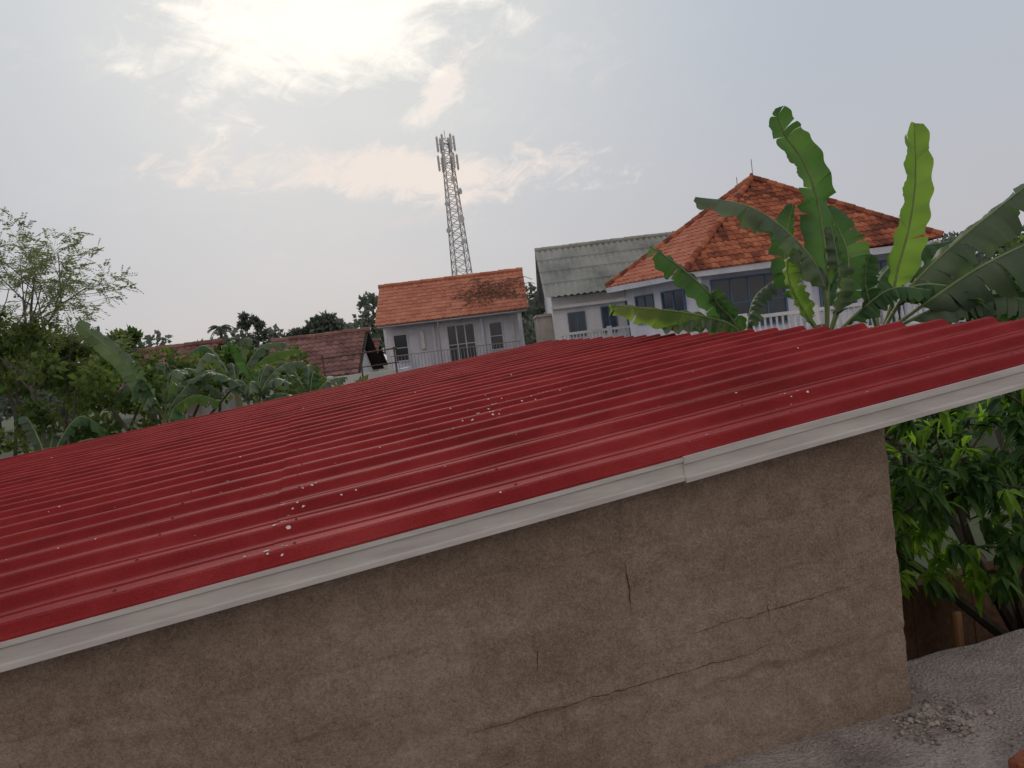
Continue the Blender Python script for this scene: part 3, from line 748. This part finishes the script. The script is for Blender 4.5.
w=MB(); window(w,7.75,10.35,4.3,6.05,28.4,mull=3,bars=1,fm=0); window(w,11.7,12.9,4.55,6.0,28.4,mull=1,bars=1); window(w,13.4,14.6,3.8,6.0,28.4,mull=1,bars=1)
w.obj('front_windows',[M_bluef,M_glass],parent=h)
w=MB(); window(w,.6,1.5,-1.4,-.4+.0,0,mull=1); window(w,2.1,3.2,-1.4,-.4,0,mull=1)
d=V((7.2-5.1,28.4-31.7,0)); ang=math.atan2(d.y,d.x)
o=w.obj('side_windows',[M_bluef,M_glass],parent=h,loc=(5.1,31.7,6.3),rotz=ang)
w=MB()
def balus(p,q,z0):
    p=V((*p,0));q=V((*q,0)); L=(q-p).length; n=int(L/.2); d=(q-p).normalized(); s=V((-d.y,d.x,0))*.07
    for (za,zb) in ((z0,z0+.1),(z0+.8,z0+.92)):
        pts=[p-s,q-s,q+s,p+s]; w.prism([(a.x,a.y) for a in pts],za,zb)
    for i in range(n):
        c=p+d*(i+.5)*L/n; w.tube([(c.x,c.y,z0+.1),(c.x,c.y,z0+.3),(c.x,c.y,z0+.55),(c.x,c.y,z0+.8)],[.035,.065,.035,.045],n=6)
    for i in range(int(L/2.4)+1):
        c=p+d*min(L,i*2.4); w.box(c.x-.12,c.x+.12,c.y-.12,c.y+.12,z0,z0+1.02)
balus((5.7,26.35),(16.4,26.15),3.72); w.obj('balustrade',[M_white],parent=h)
w=MB(); w.tube([(9.75,30.6,9.3),(9.75,30.6,10.1)],.015,n=4); w.tube([(10.7,31.5,10.3),(10.7,31.5,10.9)],.015,n=4)
w.obj('roof_mast',[M_steel],parent=h)

# --- low brown-red roofs at left
def smallhouse(name,x0,x1,y0,ym,ze,zr,mt,wallm,skew=0):
    h=empty(name); w=MB(); w.box(x0+.4,x1-.4,y0+.6,2*ym-y0-.6,0,ze-.05,0)
    for x in (x0+.4,x1-.55):
        w.add([(x,y0+.6,ze-.05),(x+.15,y0+.6,ze-.05),(x+.15,2*ym-y0-.6,ze-.05),(x,2*ym-y0-.6,ze-.05),(x,ym,zr-.1),(x+.15,ym,zr-.1)],[(0,1,5,4),(3,4,5,2),(1,2,5),(0,4,3)],0)
    w.obj('walls',[wallm],parent=h)
    w=MB(); window(w,x0+.9,x0+1.5,ze-1.6,ze-.6,y0+.6); window(w,x1-1.7,x1-1.1,ze-1.6,ze-.6,y0+.6); w.obj('windows',[M_frame,M_glass],parent=h)
    w=MB(); tiled(w,(x0,y0,ze),(x1,y0,ze),(x1,ym,zr),(x0,ym,zr),tw=.26,tl=.34,h=.05); tiled(w,(x1,2*ym-y0,ze),(x0,2*ym-y0,ze),(x0,ym,zr),(x1,ym,zr),tw=.26,tl=.34)
    ridge(w,(x0-.05,ym,zr+.04),(x1+.05,ym,zr+.04),.12); w.obj('tiled_roof',[mt,M_dark],parent=h)
smallhouse('brown_roof_house',-9.7,-5.7,29.5,32.3,4.3,5.95,M_tile3,M_white)
smallhouse('brown_roof_house',-14.2,-11.0,27.6,30,4.45,6.1,M_tile3,M_beige)
smallhouse('brown_roof_house',-9.4,-6.35,36.5,38.5,4.4,5.6,M_tile3,M_beige)
h=empty('flat_roof_shed'); w=MB(); w.box(-6.5,-3.5,25.2,25.35,3.9,4.32,0); w.box(-6.5,-6.35,25.36,27.7,3.9,4.32,0); w.box(-3.65,-3.5,25.36,27.7,3.9,4.32,0); w.box(-6.34,-3.66,25.36,27.7,3.95,4.05,0); w.obj('parapet',[M_tin],parent=h)
w=MB(); w.box(-6.4,-3.6,25.3,27.6,0,3.89,0); w.obj('walls',[M_white],parent=h)
w=MB()
for x in (-5.9,-4.7,-3.6): w.tube([(x,24.6,0),(x,24.6,5.05)],.03,n=5)
w.tube([(-6.0,24.6,4.95),(-3.5,24.6,5.0)],.025,n=5); w.tube([(-6.0,24.6,4.5),(-3.5,24.6,4.55)],.02,n=5); w.tube([(-5.9,24.6,4.95),(-5.9,27,4.95)],.02,n=5)
w.obj('pole_frame',[M_pole])

# ------------------------------------------------------------------ telecom tower
w=MB(); TX,TY,H=-5.6,120,37.0
def hwid(z): return 1.75*(1-z/H)+.55*(z/H)
def leg(k,z): s=hwid(z); a=((-1,-1),(1,-1),(1,1),(-1,1))[k]; c,sn=math.cos(.35),math.sin(.35); x,y=a[0]*s,a[1]*s; return V((TX+c*x-sn*y,TY+sn*x+c*y,z))
zs=[0]; 
while zs[-1]<H: zs.append(min(H,zs[-1]+max(1.1,hwid(zs[-1])*1.25)))
for k in range(4):
    w.tube([leg(k,0),leg(k,H)],[.11,.07],n=4)
    for a,b in zip(zs[:-1],zs[1:]):
        k2=(k+1)%4
        w.tube([leg(k,a),leg(k2,b)],.045,n=3,cap=False); w.tube([leg(k2,a),leg(k,b)],.045,n=3,cap=False); w.tube([leg(k,b),leg(k2,b)],.045,n=3,cap=False)
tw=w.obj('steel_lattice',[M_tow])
te=empty('telecom_tower'); tw.parent=te
w=MB(); random.seed(9)
for zc,r in ((36.3,1.3),(33.4,1.45)):
    for k in range(6):
        a=k*math.pi/3+.2; x=TX+r*math.cos(a); y=TY+r*math.sin(a)
        w.box(x-.17,x+.17,y-.1,y+.1,zc-1.1,zc+1.1); w.tube([(TX,TY,zc),(x,y,zc)],.05,n=4); w.tube([(x,y,zc-1.3),(x,y,zc+1.3)],.05,n=4)
w.tube([(TX,TY,37),(TX,TY,38.3)],.05,n=4)
w.obj('antenna_panels',[M_frame],parent=te)
w=MB()
for zc,a,r in ((30.5,-1.2,.45),(28.8,-.4,.5),(27.,-2.2,.4),(24.5,-.9,.55),(23,-2.4,.4),(21,-1.,.4)):
    s=hwid(zc)+.5; c=V((TX+s*math.cos(a),TY+s*math.sin(a),zc)); d=V((math.cos(a),math.sin(a),0))
    w.tube([c-d*.15,c+d*.2],[r*.7,r],n=14); w.tube([c-d*.7,c],.06,n=4)
w.obj('microwave_dishes',[M_frame],parent=te)

# ------------------------------------------------------------------ distant trees and palms
random.seed(123)
w=MB()
for i in range(130):
    x=U(-150,150); y=U(62,150)
    if abs(x)<9 and y<70: continue
    h=U(4.,7.)*(y/100+.35)
    if R()<.1: h*=1.25
    r=U(2,4.)*(y/90)
    w.tube([(x,y,0),(x,y,h*.8)],[.25,.12],n=5,m=0)
    for k in range(7):
        u=rdir(); c=V((x+u.x*r*.8,y+u.y*r*.6,h-.5+u.z*h*.24-r*.2)); rr=r*U(.35,.6)
        clump(w,c,(rr,rr,rr*.7),70,.8*y/90,.28*y/90,1)
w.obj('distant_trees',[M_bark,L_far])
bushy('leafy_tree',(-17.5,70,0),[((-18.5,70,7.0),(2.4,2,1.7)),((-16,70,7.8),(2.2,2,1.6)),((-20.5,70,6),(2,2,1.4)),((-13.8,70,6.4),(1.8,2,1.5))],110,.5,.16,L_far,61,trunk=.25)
def palm(x,y,z,L,seed):
    random.seed(seed); b=MB(); b.tube([(x,y,0),(x+.2,y,z*.5),(x,y,z)],[.18,.13,.1],n=7,m=0)
    for k in range(15):
        a=2*math.pi*k/15+U(-.2,.2); up=U(-.1,.9); pts=[]
        for i in range(9):
            t=i/8; pts.append(V((x+math.cos(a)*L*t,y+math.sin(a)*L*t,z+L*(up*t-.75*t*t))))
        b.tube(pts,[.03*(1-.8*i/8) for i in range(9)],n=3,m=0,cap=False)
        for i in range(1,9):
            for f in (0,.33,.66):
                p=pts[i-1].lerp(pts[i],f); sd=V((-math.sin(a),math.cos(a),-.5))
                leaf1(b,p,sd,L*.25,.035,1); sd=V((math.sin(a),-math.cos(a),-.5)); leaf1(b,p,sd,L*.25,.035,1)
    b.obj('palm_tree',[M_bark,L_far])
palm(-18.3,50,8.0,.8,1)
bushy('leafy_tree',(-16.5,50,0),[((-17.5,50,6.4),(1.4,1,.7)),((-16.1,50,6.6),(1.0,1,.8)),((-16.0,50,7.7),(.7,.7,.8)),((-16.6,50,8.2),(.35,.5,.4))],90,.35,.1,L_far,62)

# ------------------------------------------------------------------ camera
cam=bpy.data.cameras.new('camera'); co=bpy.data.objects.new('camera',cam); scene.collection.objects.link(co)
th=math.radians(3.0); ro=math.radians(7.0)
R_0=V((1,0,0)); U_0=V((0,math.sin(th),math.cos(th))); F=V((0,math.cos(th),-math.sin(th)))
Rt=R_0*math.cos(ro)-U_0*math.sin(ro); Up=R_0*math.sin(ro)+U_0*math.cos(ro)
mw=Matrix(((Rt.x,Up.x,-F.x,0),(Rt.y,Up.y,-F.y,0),(Rt.z,Up.z,-F.z,4.7),(0,0,0,1)))
co.matrix_world=mw
cam.sensor_width=36; cam.lens=36*770/1024; cam.clip_end=6000; cam.clip_start=.05
scene.camera=co

# ------------------------------------------------------------------ light
SAZ,SEL=math.radians(-14),math.radians(27)
sd=V((math.sin(SAZ)*math.cos(SEL),math.cos(SAZ)*math.cos(SEL),math.sin(SEL)))
sl=bpy.data.lights.new('sun','SUN'); sl.energy=1.2; sl.angle=math.radians(18); sl.color=(1,.9,.78)
so=bpy.data.objects.new('sun',sl); scene.collection.objects.link(so); so.rotation_euler=sd.to_track_quat('Z','Y').to_euler(); so.location=(0,0,50)

wd=bpy.data.worlds.new('World'); scene.world=wd; wd.use_nodes=True; nt=wd.node_tree; nt.nodes.clear(); N=nt.nodes; L=nt.links
out=N.new('ShaderNodeOutputWorld'); bg=N.new('ShaderNodeBackground'); bg.inputs[1].default_value=.1; L.new(bg.outputs[0],out.inputs[0])
sky=N.new('ShaderNodeTexSky'); sky.sky_type='NISHITA'; sky.sun_disc=False; sky.sun_elevation=SEL; sky.sun_rotation=SAZ; sky.dust_density=3; sky.air_density=1
def mth(op,a,b=None,c=None,clamp=False):
    x=N.new('ShaderNodeMath'); x.operation=op; x.use_clamp=clamp
    for i,k in enumerate((a,b,c)):
        if k is None: continue
        if isinstance(k,(int,float)): x.inputs[i].default_value=k
        else: L.new(k,x.inputs[i])
    return x.outputs[0]
tc=N.new('ShaderNodeTexCoord'); sx=N.new('ShaderNodeSeparateXYZ'); L.new(tc.outputs['Generated'],sx.inputs[0])
az=mth('ARCTAN2',sx.outputs[0],sx.outputs[1]); el=mth('ARCSINE',sx.outputs[2])
def nzs(sx_,sy_,scale,det,dist,off=0,ro=.6,tilt=.35):
    c=N.new('ShaderNodeCombineXYZ'); L.new(mth('MULTIPLY_ADD',az,sx_,off),c.inputs[0]); L.new(mth('MULTIPLY_ADD',az,tilt,mth('MULTIPLY',el,sy_)),c.inputs[1])
    n=N.new('ShaderNodeTexNoise'); n.noise_dimensions='2D'; n.inputs['Scale'].default_value=scale; n.inputs['Detail'].default_value=det; n.inputs['Distortion'].default_value=dist; n.inputs['Roughness'].default_value=ro
    L.new(c.outputs[0],n.inputs[0]); return n.outputs[0]
def ell(a0,e0,sa,se,slope=0):
    da=mth('DIVIDE',mth('SUBTRACT',az,a0),sa)
    ee=mth('MULTIPLY_ADD',mth('SUBTRACT',az,a0),-slope,mth('SUBTRACT',el,e0))
    de=mth('DIVIDE',ee,se)
    return mth('SQRT',mth('ADD',mth('MULTIPLY',da,da),mth('MULTIPLY',de,de)))
def smooth(v,a,b):
    m=N.new('ShaderNodeMapRange'); m.interpolation_type='SMOOTHSTEP'; L.new(v,m.inputs[0]); m.inputs[1].default_value=a; m.inputs[2].default_value=b; return m.outputs[0]
n1=nzs(1,2.2,7,6,.4); n2=nzs(1,1.8,22,6,.5,3.1,.68,tilt=-.5); n3=nzs(1,1.6,2.2,3,.2,7)
nb=mth('MULTIPLY_ADD',n1,1.5,mth('MULTIPLY',n2,1.6))
c1=smooth(mth('SUBTRACT',mth('MULTIPLY_ADD',n1,2.0,mth('MULTIPLY',n2,.8)),ell(-.155,.435,.20,.095,.22)),.1,1.05)
c2=smooth(mth('SUBTRACT',nb,ell(-.09,.226,.30,.040,-.09)),.5,1.35)
c3=smooth(mth('SUBTRACT',nb,ell(-.045,.318,.06,.028,.75)),.6,1.3)
c4=smooth(mth('SUBTRACT',nb,ell(-.10,.17,.12,.02,.1)),.7,1.6)
glow=smooth(ell(-.17,.43,.62,.42),1,0)
wisps=mth('MULTIPLY',smooth(nb,1.5,2.2),mth('MULTIPLY',glow,.55))
def mixc(f,a,b):
    m=N.new('ShaderNodeMix'); m.data_type='RGBA'
    if isinstance(f,(int,float)): m.inputs[0].default_value=f
    else: L.new(f,m.inputs[0])
    for i,k in ((6,a),(7,b)):
        if isinstance(k,tuple): m.inputs[i].default_value=(*k,1)
        else: L.new(k,m.inputs[i])
    return m.outputs[2]
hz=smooth(el,0.,.5)
haze=mixc(hz,(5.0,4.95,5.3),(4.6,5.25,6.0))
base=mixc(.94,sky.outputs[0],haze)
base=mixc(mth('MULTIPLY',smooth(n3,.35,.7),.3),base,(5.3,5.5,5.95))
base=mixc(mth('MULTIPLY',glow,.75),base,(7.5,7.5,7.2))
base=mixc(wisps,base,(8.2,7.7,7.2))
base=mixc(mth('MULTIPLY',c4,.35),base,(7.4,6.7,6.4))
base=mixc(mth('MULTIPLY',c2,.9),base,(9.0,8.0,7.3))
base=mixc(mth('MULTIPLY',c3,.85),base,(9.4,8.6,7.9))
base=mixc(c1,base,(11.5,10.8,9.7))
back_fill=smooth(sx.outputs[1],.2,-.6)
base=mixc(back_fill,base,(6.9,6.3,5.95))  # unseen sky behind camera brightened to light wall, leaves and houses
L.new(base,bg.inputs[0])
scene.view_settings.view_transform='Standard'; scene.view_settings.look='None'; scene.view_settings.exposure=0
